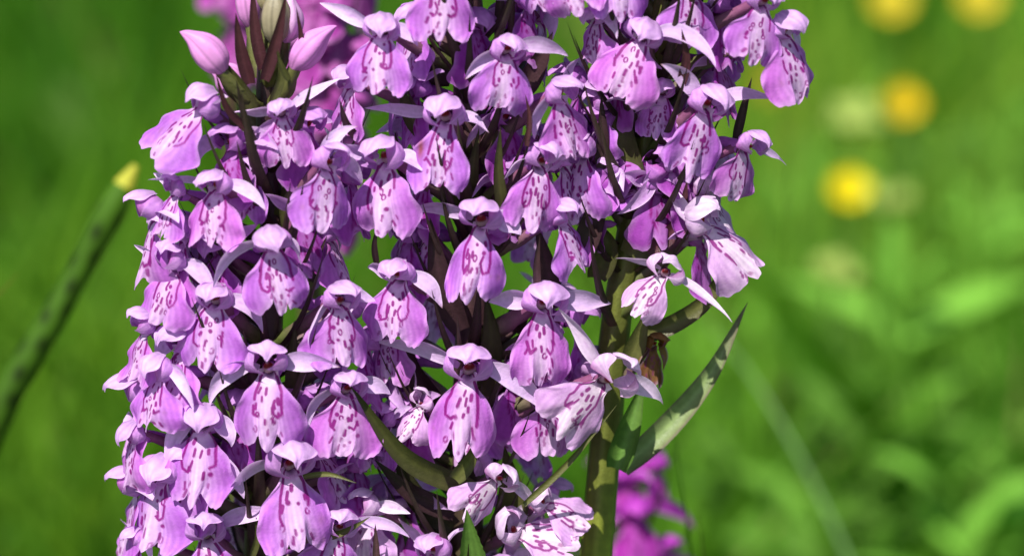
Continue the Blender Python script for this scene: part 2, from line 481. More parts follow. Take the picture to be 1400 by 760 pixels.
class Orchid:
    def __init__(self, label, stem_px, Y, r0, r1, kind='normal', group=None, top_extra=0.0, stem_cols=(GREEN, DARK)):
        """stem_px: photo pixels from low to high; the stem stands in the vertical plane y = Y"""
        pts = [pixY(x, y, Y) for x, y in stem_px]
        foot = Vector((pts[0].x + (pts[0].x - pts[1].x) * .25, Y, 0.0))
        self.Y = Y; self.kind = kind
        self.base = foot
        self.root = tag(link('orchid', None), label, 'orchid', group)
        self.root.location = foot
        lower = [foot - Vector((0, 0, .01)), foot.lerp(pts[0], .35), foot.lerp(pts[0], .7)]
        path = smooth_path(lower + pts, 90)
        self.path = path
        t = np.linspace(0, 1, 90)
        rad = r0 + (r1 - r0) * sstep(.45, 1.0, t)
        rad[-6:] *= np.linspace(1, .25, 6)
        P = tube(path, rad, 20, .06, 7, 1.2) - np.array(foot)
        zz = P[..., 2]; zmid = (pts[0].z + pts[1].z) / 2
        k = sstep(zmid - .012, zmid + .03, zz)[..., None]
        stripe = (.5 + .5 * np.cos(np.linspace(0, 2 * np.pi, 20, endpoint=False) * 7))[None, :, None]
        C = (stem_cols[0] * (1 - k) + stem_cols[1] * k) * (.8 + .35 * stripe)
        link('stem', grid_mesh('stem', P, C, M_STEM, wrap=True), self.root)
        self.n = 0

    def axis(self, z):
        i = int(np.argmin(np.abs(self.path[:, 2] - z)))
        return Vector(self.path[i])

    def flower(self, hx, hy, bx, by, w=None, yaw=0, sl=None, sr=None, kind=None, dz=0, R=.0105, pitch=0, lod=1, bract=True, ho=0.0, stain=False, seed=None, ln=None):
        self.n += 1
        seed = seed if seed is not None else (hash((int(hx * 7), int(hy * 13))) & 0xffff)
        rng = random.Random(seed + 5)
        th = math.radians(yaw)
        Yf = self.Y - R * math.cos(th) - dz * .11e-3
        loc = pixY(hx, hy, Yf)
        depth = (loc - CAM).dot(FWD)
        Rm = Matrix.Rotation(th, 3, 'Z') @ Matrix.Rotation(math.radians(pitch), 3, 'X')
        v = Rm @ Vector((0, -.22, -1.0))
        ix, iy = v.dot(RIGHT), v.dot(UP)
        tx, ty = bx - hx, -(by - hy)
        roll = math.atan2(ty, tx) - math.atan2(iy, ix)
        if ln:
            q = ln / math.hypot(tx, ty); tx *= q; ty *= q
        sc = math.hypot(tx, ty) * PXM * depth / max(.6, math.hypot(ix, iy))
        if not ln: sc *= 1.06
        Rr = Matrix.Rotation(roll, 3, -FWD) @ Matrix.Rotation(math.radians(rng.uniform(-7, 7)), 3, 'Z')
        M = Matrix.Translation(loc) @ (Rr @ Rm).to_4x4() @ Matrix.Scale(sc, 4)
        wf = 1.0
        if w:
            wf = w / (math.hypot(tx, ty) * 1.05 * max(.55, abs(math.cos(th))))
            wf = min(1.2, max(.7, wf * .96))
        at = self.axis(loc.z - .0075)
        def loc_spec(s):
            if s in (None, 0): return s
            r = math.degrees(roll)
            return (s[0] - r, s[1] - r, s[2] / (math.hypot(tx, ty)))
        fo = make_flower(self.root, self.base, M, at, kind or self.kind, loc_spec(sl), loc_spec(sr), seed, wf, lod, ho, stain)
        if bract:
            self.auto_bract(at - Vector((0, 0, .002)), th + rng.uniform(-.45, .45), rng.uniform(.017, .024), rng)
        return fo

    def auto_bract(self, p, th, L, rng):
        out = Vector((math.sin(th), -math.cos(th), 0))
        p0 = p; p1 = p + out * L * .42 + Vector((0, 0, L * .22)); p2 = p + out * L * .66 + Vector((0, 0, L * .85))
        side = Vector((math.cos(th), math.sin(th), 0))
        self.blade([p0, p1, p2], side, rng.uniform(.0013, .0024), DARK * rng.uniform(.8, 1.6) + OLIVE * rng.uniform(0, .4), quad=True)

    def blade(self, pts, side, w, col, quad=False, edge=None, name='bract', cup=.45, toothed=False, mat=None):
        n, m = (18, 7) if not toothed else (40, 9)
        t = np.linspace(0, 1, n)
        path = bez(pts[0], pts[1], pts[2], t) if quad else smooth_path(pts, n)
        T = np.gradient(path, axis=0); T /= np.linalg.norm(T, axis=1)[:, None]
        sd = np.array(side[:])[None, :] - T * (T @ np.array(side[:]))[:, None]
        sd /= np.linalg.norm(sd, axis=1)[:, None] + 1e-9
        nr = np.cross(T, sd)
        prof = catmull([0, .1, .3, .55, .8, .93, 1], [.75, .95, 1.0, .78, .4, .16, .02], t) * w * .5
        s = np.linspace(-1, 1, m)
        pw = prof[:, None] * s[None, :]
        if toothed: pw = pw * (1 + .05 * (np.abs(s) > .9)[None, :] * np.sin(np.arange(n) * 2.6)[:, None])
        P = path[:, None, :] + sd[:, None, :] * pw[..., None] + nr[:, None, :] * ((s**2)[None, :] * prof[:, None] * cup)[..., None]
        C = np.broadcast_to(np.asarray(col), P.shape).copy()
        C *= (1 + .16 * np.cos(s * 12))[None, :, None]
        ed = np.asarray(edge) if edge is not None else np.asarray(col) * .55
        k = np.maximum(sstep(.55, 1, np.abs(s))[None, :], sstep(.55, 1, t)[:, None])[..., None] * .85
        C = C * (1 - k) + ed * k
        o = link(name, grid_mesh(name, P - np.array(self.base[:]), C, mat or M_BRACT), self.root)
        return o

    def bract_px(self, pts, w, col=DARK, front=0.0, front2=None, edge=None, side=None, name='bract', toothed=False, cup=.45):
        """pts: photo pixels from foot to tip; front: metres in front of the stem plane"""
        front2 = front if front2 is None else front2
        n = len(pts)
        P = [pixY(x, y, self.Y - (front + (front2 - front) * i / (n - 1))) for i, (x, y) in enumerate(pts)]
        d = (P[-1] - P[0]).normalized()
        sd = side or d.cross(FWD).normalized()
        return self.blade(P, sd, w * .11e-3, col, edge=edge, name=name, toothed=toothed, cup=cup)

    def bud(self, x0, y0, x1, y1, w, col, front=.004, stalk_to=None, kind='bud'):
        p0 = pixY(x0, y0, self.Y - front); p1 = pixY(x1, y1, self.Y - front)
        t = np.linspace(0, 1, 20)
        up = UP * .0018
        path = bez(p0[:], ((p0 + p1) / 2 + up)[:], p1[:], t)
        rad = catmull([0, .1, .3, .5, .75, .92, 1], [.25, .72, 1, .90, .46, .20, .03], t) * w * .56 * .11e-3
        P = tube(path, rad, 36, .07, 5) - np.array(self.base[:])
        a = np.linspace(0, 2 * np.pi, 36, endpoint=False)
        seam = np.exp(-((np.cos(a * 2.5) / .22)**2)) * .3
        c = np.broadcast_to(col, P.shape) * (1 + .10 * np.cos(a * 15) - seam)[None, :, None] * (1 - .12 * (1 - sstep(0, .3, t)))[:, None, None]
        b = link('bud', grid_mesh('bud', P, c, M_PETALW, wrap=True), self.root)
        z = self.axis(p0.z - .006)
        path = bez(z[:], ((z + p0) / 2 - UP * .002)[:], (p0 + (p1 - p0) * .05)[:], np.linspace(0, 1, 12))
        P = tube(path, catmull([0, .3, .7, 1], [.0008, .0012, .0013, .0009], np.linspace(0, 1, 12)), 12, .12, 6, 3) - np.array(self.base[:])
        link('stalk', grid_mesh('stalk', P, OLIVE * 1.3, M_STEM, wrap=True), b)
        return b

M_PETALW = leafy_mat('bud_petal', 0.2, 0.45, 600, 0.10, 0.2, 4000, 0.25)

# ---- the orchid whose tip with buds is in view
L = Orchid('spotted lilac orchid spike with unopened pink buds and dark bracts at its tip',
           [(352, 860), (355, 700), (366, 500), (372, 330), (366, 180), (362, 60), (362, -30)], 0.0, .0032, .0016, stem_cols=(OLIVE, DARK))
fl = L.flower
fl(386, 160, 390, 224, 78, 5, (170, 195, 52), (40, 20, 70), R=.007)
fl(275, 150, 238, 190, 100, -55, (140, 160, 40), (20, 20, 30), R=.011, ln=92)
fl(447, 232, 437, 312, 92, 24, (70, 5, 62), (-5, -70, 58))
fl(297, 262, 288, 336, 92, -22, (165, 195, 84), (15, -60, 62))
fl(240, 268, 222, 325, 74, -55, (160, 175, 62), 0, R=.012)
fl(373, 340, 384, 422, 92, 10, (172, 262, 86), (-15, -80, 40), dz=15)
fl(294, 418, 279, 500, 100, -20, (230, 265, 50), (5, -80, 64))
fl(236, 370, 214, 445, 84, -46, (170, 165, 60), (10, -80, 58))
fl(367, 512, 366, 606, 110, -1, (165, 262, 84), (22, -20, 72), dz=20)
fl(464, 420, 466, 500, 98, 24, (195, 268, 62), (10, -30, 40))
fl(474, 540, 470, 622, 98, 22, (178, 278, 72), (10, -40, 50))
fl(218, 512, 206, 588, 84, -42, (172, 165, 62), (15, -90, 70), R=.012)
fl(277, 585, 270, 682, 96, -16, (205, 268, 74), (-20, -80, 40))
fl(398, 645, 406, 752, 108, 6, (168, 255, 84), (35, -25, 92), dz=15)
fl(222, 655, 204, 748, 90, -38, (172, 165, 60), (0, -90, 60))
fl(184, 600, 176, 668, 70, -62, (172, 170, 50), 0, R=.014)
fl(283, 738, 292, 825, 95, -4, (185, 255, 70), (40, -10, 84))
fl(200, 455, 182, 520, 70, -66, (165, 170, 50), 0, R=.014)
fl(188, 742, 176, 800, 76, -58, (165, 175, 50), None, R=.014)
fl(462, 728, 448, 800, 90, 22, None, (15, -40, 80))
fl(440, 620, 470, 690, 86, 58, 0, (-10, -45, 92), R=.011, dz=-10)
fl(345, 240, 330, 300, 70, -12, 0, 0, R=.004)
fl(500, 590, 505, 640, 70, 70, 0, None, R=.012)
fl(452, 330, 470, 390, 70, 65, 0, None, R=.012, dz=-30)
for x, y, yw in ((212, 300, -75), (192, 545, -80), (188, 672, -72), (250, 480, -50), (262, 640, -45), (250, 330, -70)):
    fl(x, y, x - 12, y + 70, 84, yw, None, None, R=.010, ln=96)
for yy, yw in ((230, 110), (300, 150), (360, -100), (430, 105), (470, -140), (540, 125), (600, -110), (660, 100), (700, -150), (720, 140), (830, -30), (850, 30), (845, 100), (840, -100), (900, 0)):
    xx = 368 + 105 * math.sin(math.radians(yw))
    fl(xx, yy, xx + 6 * math.sin(yw), yy + 80, None, yw, None, None, lod=0)
for x, y, yw in ((318, 205, -35), (330, 560, -35), (415, 300, 35), (425, 560, 50), (490, 640, 65), (300, 350, -40), (500, 480, 70), (420, 180, 50), (480, 250, 70)):
    L.flower(x, y, x + 10 * math.sin(math.radians(yw)), y + 80, None, yw, None, None, R=.0055, kind='deep', ln=84, lod=0)
PINK = np.array([.72, .30, .68])
L.bud(306, 100, 246, 44, 39, PINK, .006)
L.bud(400, 96, 460, 36, 36, PINK * np.array([.97, .9, 1]), .004)
L.bud(376, 62, 378, -22, 36, np.array([.30, .26, .17]), .003)
L.bud(388, 60, 398, -8, 40, PINK * np.array([1.1, 1.5, 1.15]), .001)
L.bud(330, 130, 285, 95, 40, PINK, -.004)
L.bud(345, 40, 332, -40, 34, PINK * .9, -.004)
L.bud(368, 20, 366, -60, 34, np.array([.40, .34, .20]), .0)
for pts, w, c, f, f2 in [
    ([(345, 182), (312, 150), (294, 98)], 11, REDB, .008, .012), ([(342, 115), (330, 70), (322, 18)], 19, REDB, .004, .006),
    ([(360, 95), (349, 40), (345, -25)], 17, REDB, .004, .005), ([(362, 110), (380, 50), (392, -12)], 17, REDB, .005, .008),
    ([(400, 108), (412, 60), (405, 10)], 10, REDB, .004, .006), ([(372, 140), (384, 110), (380, 68)], 12, OLIVE, .006, .007),
    ([(345, 150), (325, 118), (302, 78)], 24, OLIVE, .004, .006), ([(395, 110), (385, 90), (378, 70)], 9, OLIVE, .008, .009),
    ([(400, 190), (415, 150), (428, 118)], 15, DARK * 1.4, .003, .005), ([(330, 190), (318, 165), (312, 142)], 12, OLIVE, .004, .007),
    ([(425, 385), (436, 350), (447, 322)], 9, DARK, .004, .004), ([(404, 560), (400, 500), (404, 440)], 22, OLIVE * .8, .004, .006),
    ([(412, 652), (450, 648), (488, 660)], 8, OLIVE * 1.6, .012, .016), ([(450, 735), (480, 722), (506, 706)], 9, OLIVE * 1.6, .010, .012),
    ([(515, 775), (514, 740), (513, 715)], 10, DARK * 2, .010, .010), ([(405, 350), (412, 320), (402, 290)], 14, DARK, .002, .004),
    ([(345, 760), (352, 735), (350, 705)], 10, OLIVE * 1.5, .008, .010), ([(400, 330), (390, 270), (396, 230)], 20, OLIVE, .003, .003)]:
    L.bract_px(pts, w, c, f, f2)

# ---- the tall spike in the middle
C = Orchid('tall spotted lilac orchid spike crowded by a neighbour on each side',
           [(622, 900), (632, 760), (640, 600), (646, 420), (645, 250), (640, 100), (640, -60), (640, -170)], 0.004, .0036, .0022, stem_cols=(OLIVE, DARK * 1.2))
fl = C.flower
fl(603, -28, 602, 50, 96, 0, None, (-20, -60, 30))
fl(522, 48, 515, 126, 98, -16, (158, 165, 74), (0, -60, 40))
fl(692, 76, 683, 150, 84, 22, (200, 240, 55), (25, -40, 70))
fl(608, 168, 598, 258, 90, -4, (172, 185, 90), (-10, -40, 45), stain=True)
fl(528, 225, 524, 318, 96, -22, (165, 195, 60), (10, -50, 40))
fl(738, 230, 724, 312, 80, 24, (165, 250, 45), (30, 0, 60))
fl(657, 312, 645, 408, 84, -4, (152, 205, 98), (10, -60, 40), dz=15)
fl(545, 385, 534, 466, 92, -22, (165, 190, 40), (-5, -75, 58))
fl(742, 425, 738, 525, 84, 20, (165, 195, 52), (0, -15, 75))
fl(640, 515, 625, 620, 92, -3, (148, 185, 112), (-5, -62, 100), dz=20)
fl(530, 455, 532, 522, 66, -34, 0, 0, R=.006)
fl(768, 305, 795, 372, 80, 48, (70, 95, 40), (25, -20, 50), R=.011)
fl(752, 548, 745, 622, 84, 28, 0, 0, R=.008)
fl(822, 525, 758, 588, 96, 18, (105, 135, 90), (-5, -62, 84), kind='pale', ho=1.0, dz=25)
fl(676, 658, 630, 705, 62, 20, 0, (-30, -70, 66), kind='pale', ho=1.0, dz=20)
fl(712, 728, 790, 748, 84, 40, (70, 40, 60), (30, 20, 70), kind='pale', dz=10)
fl(748, 690, 800, 722, 76, 40, 0, (20, -50, 50), kind='pale', dz=-10)
fl(575, 558, 552, 600, 48, -30, (120, 110, 40), 0, kind='pale', ho=.8, R=.010)
fl(765, 138, 780, 215, 72, 40, (195, 285, 60), (70, 20, 55), R=.011)
fl(530, 580, 520, 640, 70, -60, None, None, R=.010)
fl(505, 700, 500, 770, 80, -50, (165, 200, 60), None, kind='pale', R=.012)
fl(660, 590, 640, 640, 56, 0, 0, 0, R=.004, kind='pale')
fl(690, 560, 700, 620, 70, 40, 0, 0, R=.003)
fl(570, 30, 560, 100, 70, -60, 0, 0, R=.006)
fl(480, 120, 470, 190, 80, -60, None, 0, R=.012)
fl(585, 330, 575, 390, 70, -50, None, 0, R=.006)
fl(770, 230, 780, 300, 80, 60, None, 0, R=.010)
for yy, yw in ((-100, 0), (-90, 60), (-180, 10), (-170, 90), (30, 110), (100, 150), (110, -110), (190, -140), (200, 110), (280, 130), (310, -120), (400, -150), (420, 110), (500, -100), (500, 140), (580, 120), (600, -140), (680, -95), (690, 100), (760, -20), (790, 30), (770, 150), (830, 0)):
    xx = C.axis(pixY(640, yy, C.Y).z).x / (PXM * DIST) + 700 + 105 * math.sin(math.radians(yw))
    fl(xx, yy, xx + 6 * math.sin(yw), yy + 80, None, yw, None, None, lod=0)
for x, y, yw in ((570, 130, -50), (580, 250, -45), (560, 330, -60), (560, 570, -50), (690, 170, 40), (700, 520, 45), (560, 690, -60), (690, 250, 50), (740, 480, 70), (785, 440, 70), (790, 520, 65), (520, 540, -70), (650, 40, 30), (720, 10, 60)):
    C.flower(x, y, x + 10 * math.sin(math.radians(yw)), y + 80, None, yw, None, None, R=.005, kind='deep', ln=84, lod=0)
for pts, w, c, f, f2 in [
    ([(634, 450), (605, 390), (588, 298)], 40, DARK * 1.5, .004, .009), ([(690, 300), (682, 240), (684, 172)], 17, OLIVE * .8, .007, .010),
    ([(645, 300), (646, 240), (655, 175)], 20, OLIVE, .004, .006), ([(490, 190), (474, 170), (464, 136)], 12, DARK * 1.6, .008, .012),
    ([(590, 190), (562, 160), (546, 112)], 26, OLIVE, .004, .006), ([(682, 60), (684, 0), (688, -60)], 14, DARK * 1.6, .002, .003),
    ([(697, 60), (700, 10), (702, -60)], 9, REDB, .004, .004), ([(716, 125), (735, 90), (756, 44)], 30, DARK * 1.5, .003, .005),
    ([(735, 400), (734, 360), (738, 322)], 11, DARK * 2, .010, .013), ([(648, 668), (560, 630), (478, 526)], 30, OLIVE * .9, .008, .016),
    ([(622, 700), (565, 675), (512, 628)], 30, DARK, .006, .010), ([(620, 720), (570, 680), (535, 600)], 34, OLIVE * .5, .004, .007),
    ([(622, 655), (642, 630), (654, 596)], 22, OLIVE * 1.6, .012, .014), ([(580, 800), (562, 740), (538, 680)], 22, GREEN * .5, .003, .006),
    ([(716, 690), (770, 640), (846, 550)], 9, OLIVE * 1.5, .012, .012), ([(660, 540), (672, 470), (664, 400)], 34, OLIVE * .8, .003, .005),
    ([(720, 200), (724, 160), (718, 128)], 8, REDB, .012, .012), ([(560, 250), (545, 215), (540, 180)], 16, DARK, .004, .006),
    ([(600, 120), (588, 70), (560, 60)], 34, DARK * 1.2, .0, .004), ([(700, 450), (716, 420), (742, 395)], 30, DARK * 1.6, .002, .004),
    ([(515, 360), (512, 335), (516, 308)], 9, DARK, .006, .008), ([(600, 560), (560, 500), (556, 440)], 34, DARK * 1.1, .001, .004),
    ([(645, 130), (628, 60), (632, 10)], 30, OLIVE * .7, .003, .004), ([(690, 600), (720, 560), (728, 500)], 30, DARK, .002, .003),
    ([(760, 420), (745, 350), (730, 300)], 26, DARK * 1.4, .0, .004)]:
    C.bract_px(pts, w, c, f, f2)
C.bract_px([(668, 850), (648, 770), (638, 696)], 52, GREEN, .012, .014, edge=GREEN * .8, toothed=True, cup=.7)
C.bract_px([(690, 740), (700, 680), (690, 610)], 48, OLIVE * 1.3, .004, .006, cup=.7)

# ---- the spike on a bare green stem
R_ = Orchid('spotted lilac orchid spike with a bare green stem below and a long upturned bract',
            [(806, 900), (815, 760), (828, 600), (842, 440), (862, 320), (882, 200), (900, 90), (914, -10), (925, -120), (930, -200)], 0.006, .0029, .0020, stem_cols=(np.array([.32, .38, .04]), np.array([.10, .115, .02])))
fl = R_.flower
fl(876, 56, 842, 134, 100, -10, 0, (25, -65, 88))
fl(962, 152, 938, 238, 86, 24, (105, 160, 66), (25, -25, 84))
fl(1018, 208, 996, 272, 74, 42, 0, (-25, -40, 72), ho=.5)
fl(1042, 10, 1024, 82, 88, 22, 0, (20, -10, 75), dz=12)
fl(1074, 50, 1088, 128, 92, 36, 0, (-30, -75, 50), R=.011, ln=92)
fl(850, -50, 846, 24, 90, 4, None, None)
fl(770, -48, 792, 18, 90, -12, None, (-10, -40, 40), dz=10)
fl(732, -60, 745, 10, 90, -30, None, None)
fl(885, 232, 815, 232, 84, -30, 0, (250, 205, 66), kind='deep', R=.006, dz=-5, ln=88)  # shaded flower, its shade put into the dark tint
fl(872, 262, 830, 275, 60, -60, 0, 0, R=.008)
fl(795, 215, 790, 275, 84, -40, None, 0, R=.008, ln=88)
fl(822, 150, 812, 215, 80, -70, 0, None, R=.008)
fl(800, 310, 790, 360, 80, -60, None, 0, R=.009)
fl(965, 262, 985, 310, 80, 60, (110, 80, 60), 0, kind='pale', R=.006, ln=80)
fl(965, 312, 1028, 376, 92, 40, (130, 70, 60), 0, kind='pale', R=.010, ln=96)
fl(905, 378, 868, 430, 66, -6, (150, 190, 60), (-25, -45, 88), kind='pale', ho=1.0, dz=10)
fl(905, 130, 896, 188, 60, -10, 0, 0, R=.006)
fl(815, 30, 812, 90, 70, -55, None, None, R=.012)
fl(945, -10, 942, 60, 80, 35, None, None, R=.010)
fl(905, -120, 900, -45, 90, 0, None, None)
fl(985, -80, 990, -10, 90, 40, None, None)
fl(820, -110, 815, -40, 90, -40, None, None)
fl(835, 240, 815, 290, 70, -60, 0, None, R=.010)
for yy, yw in ((-60, 110), (-40, -110), (-140, 90), (-150, -90), (-170, 20), (20, 130), (40, -140), (120, 150), (130, -100), (170, -150), (230, 120), (-90, 180)):
    xx = R_.axis(pixY(800, yy, R_.Y).z).x / (PXM * DIST) + 700 + 100 * math.sin(math.radians(yw))
    fl(xx, yy, xx + 6 * math.sin(yw), yy + 80, None, yw, None, None, lod=0)
for x, y, yw in ((925, 190, 45), (850, 100, -60), (940, 240, 50), (830, 180, -70), (985, 90, 60), (990, 20, 50), (900, 260, 30), (790, 120, -70), (955, 330, 60), (815, 260, -70)):
    R_.flower(x, y, x + 10 * math.sin(math.radians(yw)), y + 78, None, yw, None, None, R=.005, kind='deep', ln=82, lod=0)
for pts, w, c, f, f2 in [
    ([(862, 350), (890, 310), (892, 232)], 46, OLIVE * 1.4, .003, .004), ([(885, 345), (925, 310), (940, 246)], 24, REDB * 1.2, .005, .006),
    ([(930, 120), (938, 80), (932, 40)], 14, REDB, .010, .012), ([(1006, 190), (1016, 150), (1028, 106)], 13, DARK, .004, .005),
    ([(862, 250), (850, 200), (858, 130)], 46, OLIVE * 1.2, .004, .004), ([(860, 495), (874, 460), (884, 424)], 28, OLIVE * 1.7, .004, .006),
    ([(796, 345), (815, 290), (834, 236)], 34, DARK * 1.4, .006, .006), ([(822, 230), (824, 190), (822, 130)], 18, DARK, .006, .006),
    ([(815, 380), (830, 330), (812, 300)], 34, OLIVE, .003, .006)]:
    R_.bract_px(pts, w, c, f, f2)
R_.bract_px([(868, 462), (925, 440), (968, 408), (990, 366), (996, 314)], 26, OLIVE * 1.4, .002, .004, edge=DARK)
R_.bract_px([(850, 640), (905, 590), (965, 520), (1022, 414)], 34, np.array([.22, .30, .11]), .002, -.002, edge=np.array([.14, .09, .09]), cup=.6)
R_.bract_px([(842, 640), (865, 570), (880, 520)], 36, GREEN * 1.1, .005, .004, cup=.8)

w_ = R_.flower(893, 476, 888, 524, 46, 25, (215, 262, 40), (-50, -95, 40), kind='brown', ln=56, R=.004, bract=False, lod=0)
w_['label'] = 'withered brown shrivelled flower'

# ---- orchids standing further back
Bm = Orchid('deep magenta orchid behind the bare green stem', [(850, 1000), (850, 900), (852, 760), (850, 680), (846, 620), (846, 590)], 0.10, .0025, .0014, kind='magenta', stem_cols=(OLIVE, REDB))
fl = Bm.flower
fl(868, 705, 870, 775, 74, 12, (165, 250, 50), (20, -60, 80), bract=True)
fl(850, 660, 838, 720, 60, -50, None, (30, -20, 40))
fl(895, 640, 905, 690, 50, 60, 0, (20, 0, 30))
fl(880, 790, 880, 860, 74, 25, None, (30, -30, 70)); fl(835, 800, 830, 870, 74, -30, None, None)
fl(905, 760, 930, 820, 70, 60, None, (20, -25, 60)); fl(860, 880, 860, 950, 74, 0, None, None)
fl(850, 640, 852, 690, 50, 150, None, None)

Bp = Orchid('soft pink orchid far behind the spike with unopened buds', [(425, 520), (425, 380), (428, 250), (430, 150), (430, 40), (430, -60), (430, -140)], 0.09, .003, .0018, kind='pink', stem_cols=(OLIVE, REDB))
fl = Bp.flower
for i, (x, y, yw) in enumerate([(430, 100, 5), (455, 30, 25), (395, 40, -30), (470, 150, 40), (400, 165, -20), (425, -25, 0), (480, 80, 60), (380, 110, -60), (440, 200, 10), (480, -40, 50), (385, -40, -50), (445, 270, 20), (400, 250, -40), (430, 0, 120)]):
    fl(x, y, x + 8 * math.sin(math.radians(yw)), y + 82, 100, yw, None, None, R=.009)
Bq = Orchid('short violet orchid far behind, only its top flowers beyond the pink buds', [(318, 300), (318, 150), (320, 60), (320, -10), (322, -60)], 0.16, .0025, .0015, kind='pink', stem_cols=(OLIVE, REDB))
for i, (x, y, yw) in enumerate([(310, -55, -25), (345, -40, 30), (330, 40, 10), (322, -100, 0), (350, 55, 60)]):
    Bq.flower(x, y, x + 8 * math.sin(math.radians(yw)), y + 70, 84, yw, None, None, R=.009)

# ------------------------------------------------------------------ single grasses and stalks
def strip_thing(name, label, cat, pts, w, col, side=None, mat=M_GRASS, group=None, tip=1.0, col2=None):
    base = Vector(pts[0][:]); base.z = 0
    n, m = 40, 5
    path = smooth_path(pts, n)
    t = np.linspace(0, 1, n)
    T = np.gradient(path, axis=0); T /= np.linalg.norm(T, axis=1)[:, None]
    sd = np.cross(T, np.array((side or FWD)[:])); sd /= np.linalg.norm(sd, axis=1)[:, None]
    nr = np.cross(T, sd)
    prof = catmull([0, .3, .7, .9, 1], [.8, 1, .8, .4, .03], t) * w * .5
    s = np.linspace(-1, 1, m)
    P = path[:, None, :] + sd[:, None, :] * (prof[:, None] * s)[..., None] + nr[:, None, :] * (np.abs(s)[None, :] * prof[:, None] * .5)[..., None]
    C_ = np.broadcast_to(col, P.shape) * (1 - .15 * np.cos(s * 9))[None, :, None]
    if col2 is not None: C_ = C_ + (np.asarray(col2) - C_) * sstep(.5, 1, t)[:, None, None]
    o = link(name, grid_mesh(name, P - np.array(base[:]), C_, mat))
    o.location = base
    return tag(o, label, cat, group)

def to_ground(p, lean=(0, 0)):
    return Vector((p.x + lean[0], p.y + lean[1], -.005))

p = [pix(1175, 800, .74), pix(1080, 600, .74), pix(1010, 490, .75), pix(945, 420, .76)]
strip_thing('pale_grass', 'long pale grass blade slanting up towards the upturned bract', 'grass blade',
            [to_ground(p[0], (.05, .01)), p[0].lerp(to_ground(p[0], (.05, .01)), .35)] + p, .0013, (.24, .42, .16))
p = [pix(948, 800, .565), pix(940, 720, .565), pix(925, 620, .565), pix(912, 480, .565)]
strip_thing('thin_grass', 'thin upright dark green grass stem beside the magenta orchid', 'grass stem',
            [to_ground(p[0], (.004, 0))] + p, .0010, (.06, .16, .02))
p = [pix(962, 790, .555), pix(962, 750, .555), pix(955, 702, .555)]
strip_thing('withered_grass', 'short brown withered grass tip near the thin grass stem', 'grass blade', [to_ground(p[0], (.002, .004))] + p, .0018, (.13, .09, .03))
p = [pix(-60, 480, .56), pix(-10, 410, .56), pix(24, 374, .56)]
strip_thing('withered_grass', 'brown grass tip poking in beside the spotted green stalk', 'grass blade', [to_ground(p[0], (-.02, .004))] + p, .0016, (.20, .09, .03))

def spotted_stalk():
    D = .59
    p = [pix(-60, 700, D), pix(10, 540, D), pix(75, 430, D), pix(140, 310, D), pix(186, 226, D)]
    pts = [to_ground(p[0], (-.03, .0)), to_ground(p[0], (-.03, 0)).lerp(p[0], .6)] + p
    base = Vector(pts[0][:]); base.z = 0
    path = smooth_path(pts, 360); t = np.linspace(0, 1, 360)
    rad = catmull([0, .4, .7, .93, .99, 1], [.0020, .0038, .0035, .0022, .0017, .0006], t)
    P = tube(path, rad, 18)
    rng = np.random.RandomState(2)
    a = np.linspace(0, 2 * np.pi, 18, endpoint=False)
    C_ = np.broadcast_to(np.array([.06, .15, .010]), P.shape).copy()
    for k in range(120):
        i, j = .45 + .525 * (k + rng.uniform(-.4, .4)) / 120, k * 2.4 + rng.uniform(-.3, .3)
        g = np.exp(-(((t[:, None] - i) / .0052)**2 + (np.angle(np.exp(1j * (a[None, :] - j))) / .45)**2))[..., None]
        C_ = C_ * (1 - .95 * g) + np.array([.006, .008, .003]) * .95 * g
    o = link('spotted_stalk', None); o.location = base
    tag(o, 'dark spotted green stalk with a blunt yellow tip leaning in the meadow', 'plant stalk')
    k = 354
    link('shaft', grid_mesh('shaft', P[:k + 1] - np.array(base[:]), C_[:k + 1], M_LEAF, wrap=True), o)
    link('tip', grid_mesh('tip', P[k:] - np.array(base[:]), (.50, .50, .06), M_LEAF, wrap=True), o)
spotted_stalk()

# ------------------------------------------------------------------ meadow flowers behind
def stalk_mesh(name, p0, p1, r, col, parent, base, bend=.02):
    t = np.linspace(0, 1, 14)
    path = bez(p0[:], ((p0 + p1) / 2 + Vector((bend, 0, .02)))[:], p1[:], t)
    link(name, grid_mesh(name, tube(path, np.full(14, r), 8) - np.array(base[:]), col, M_LEAF, wrap=True), parent)

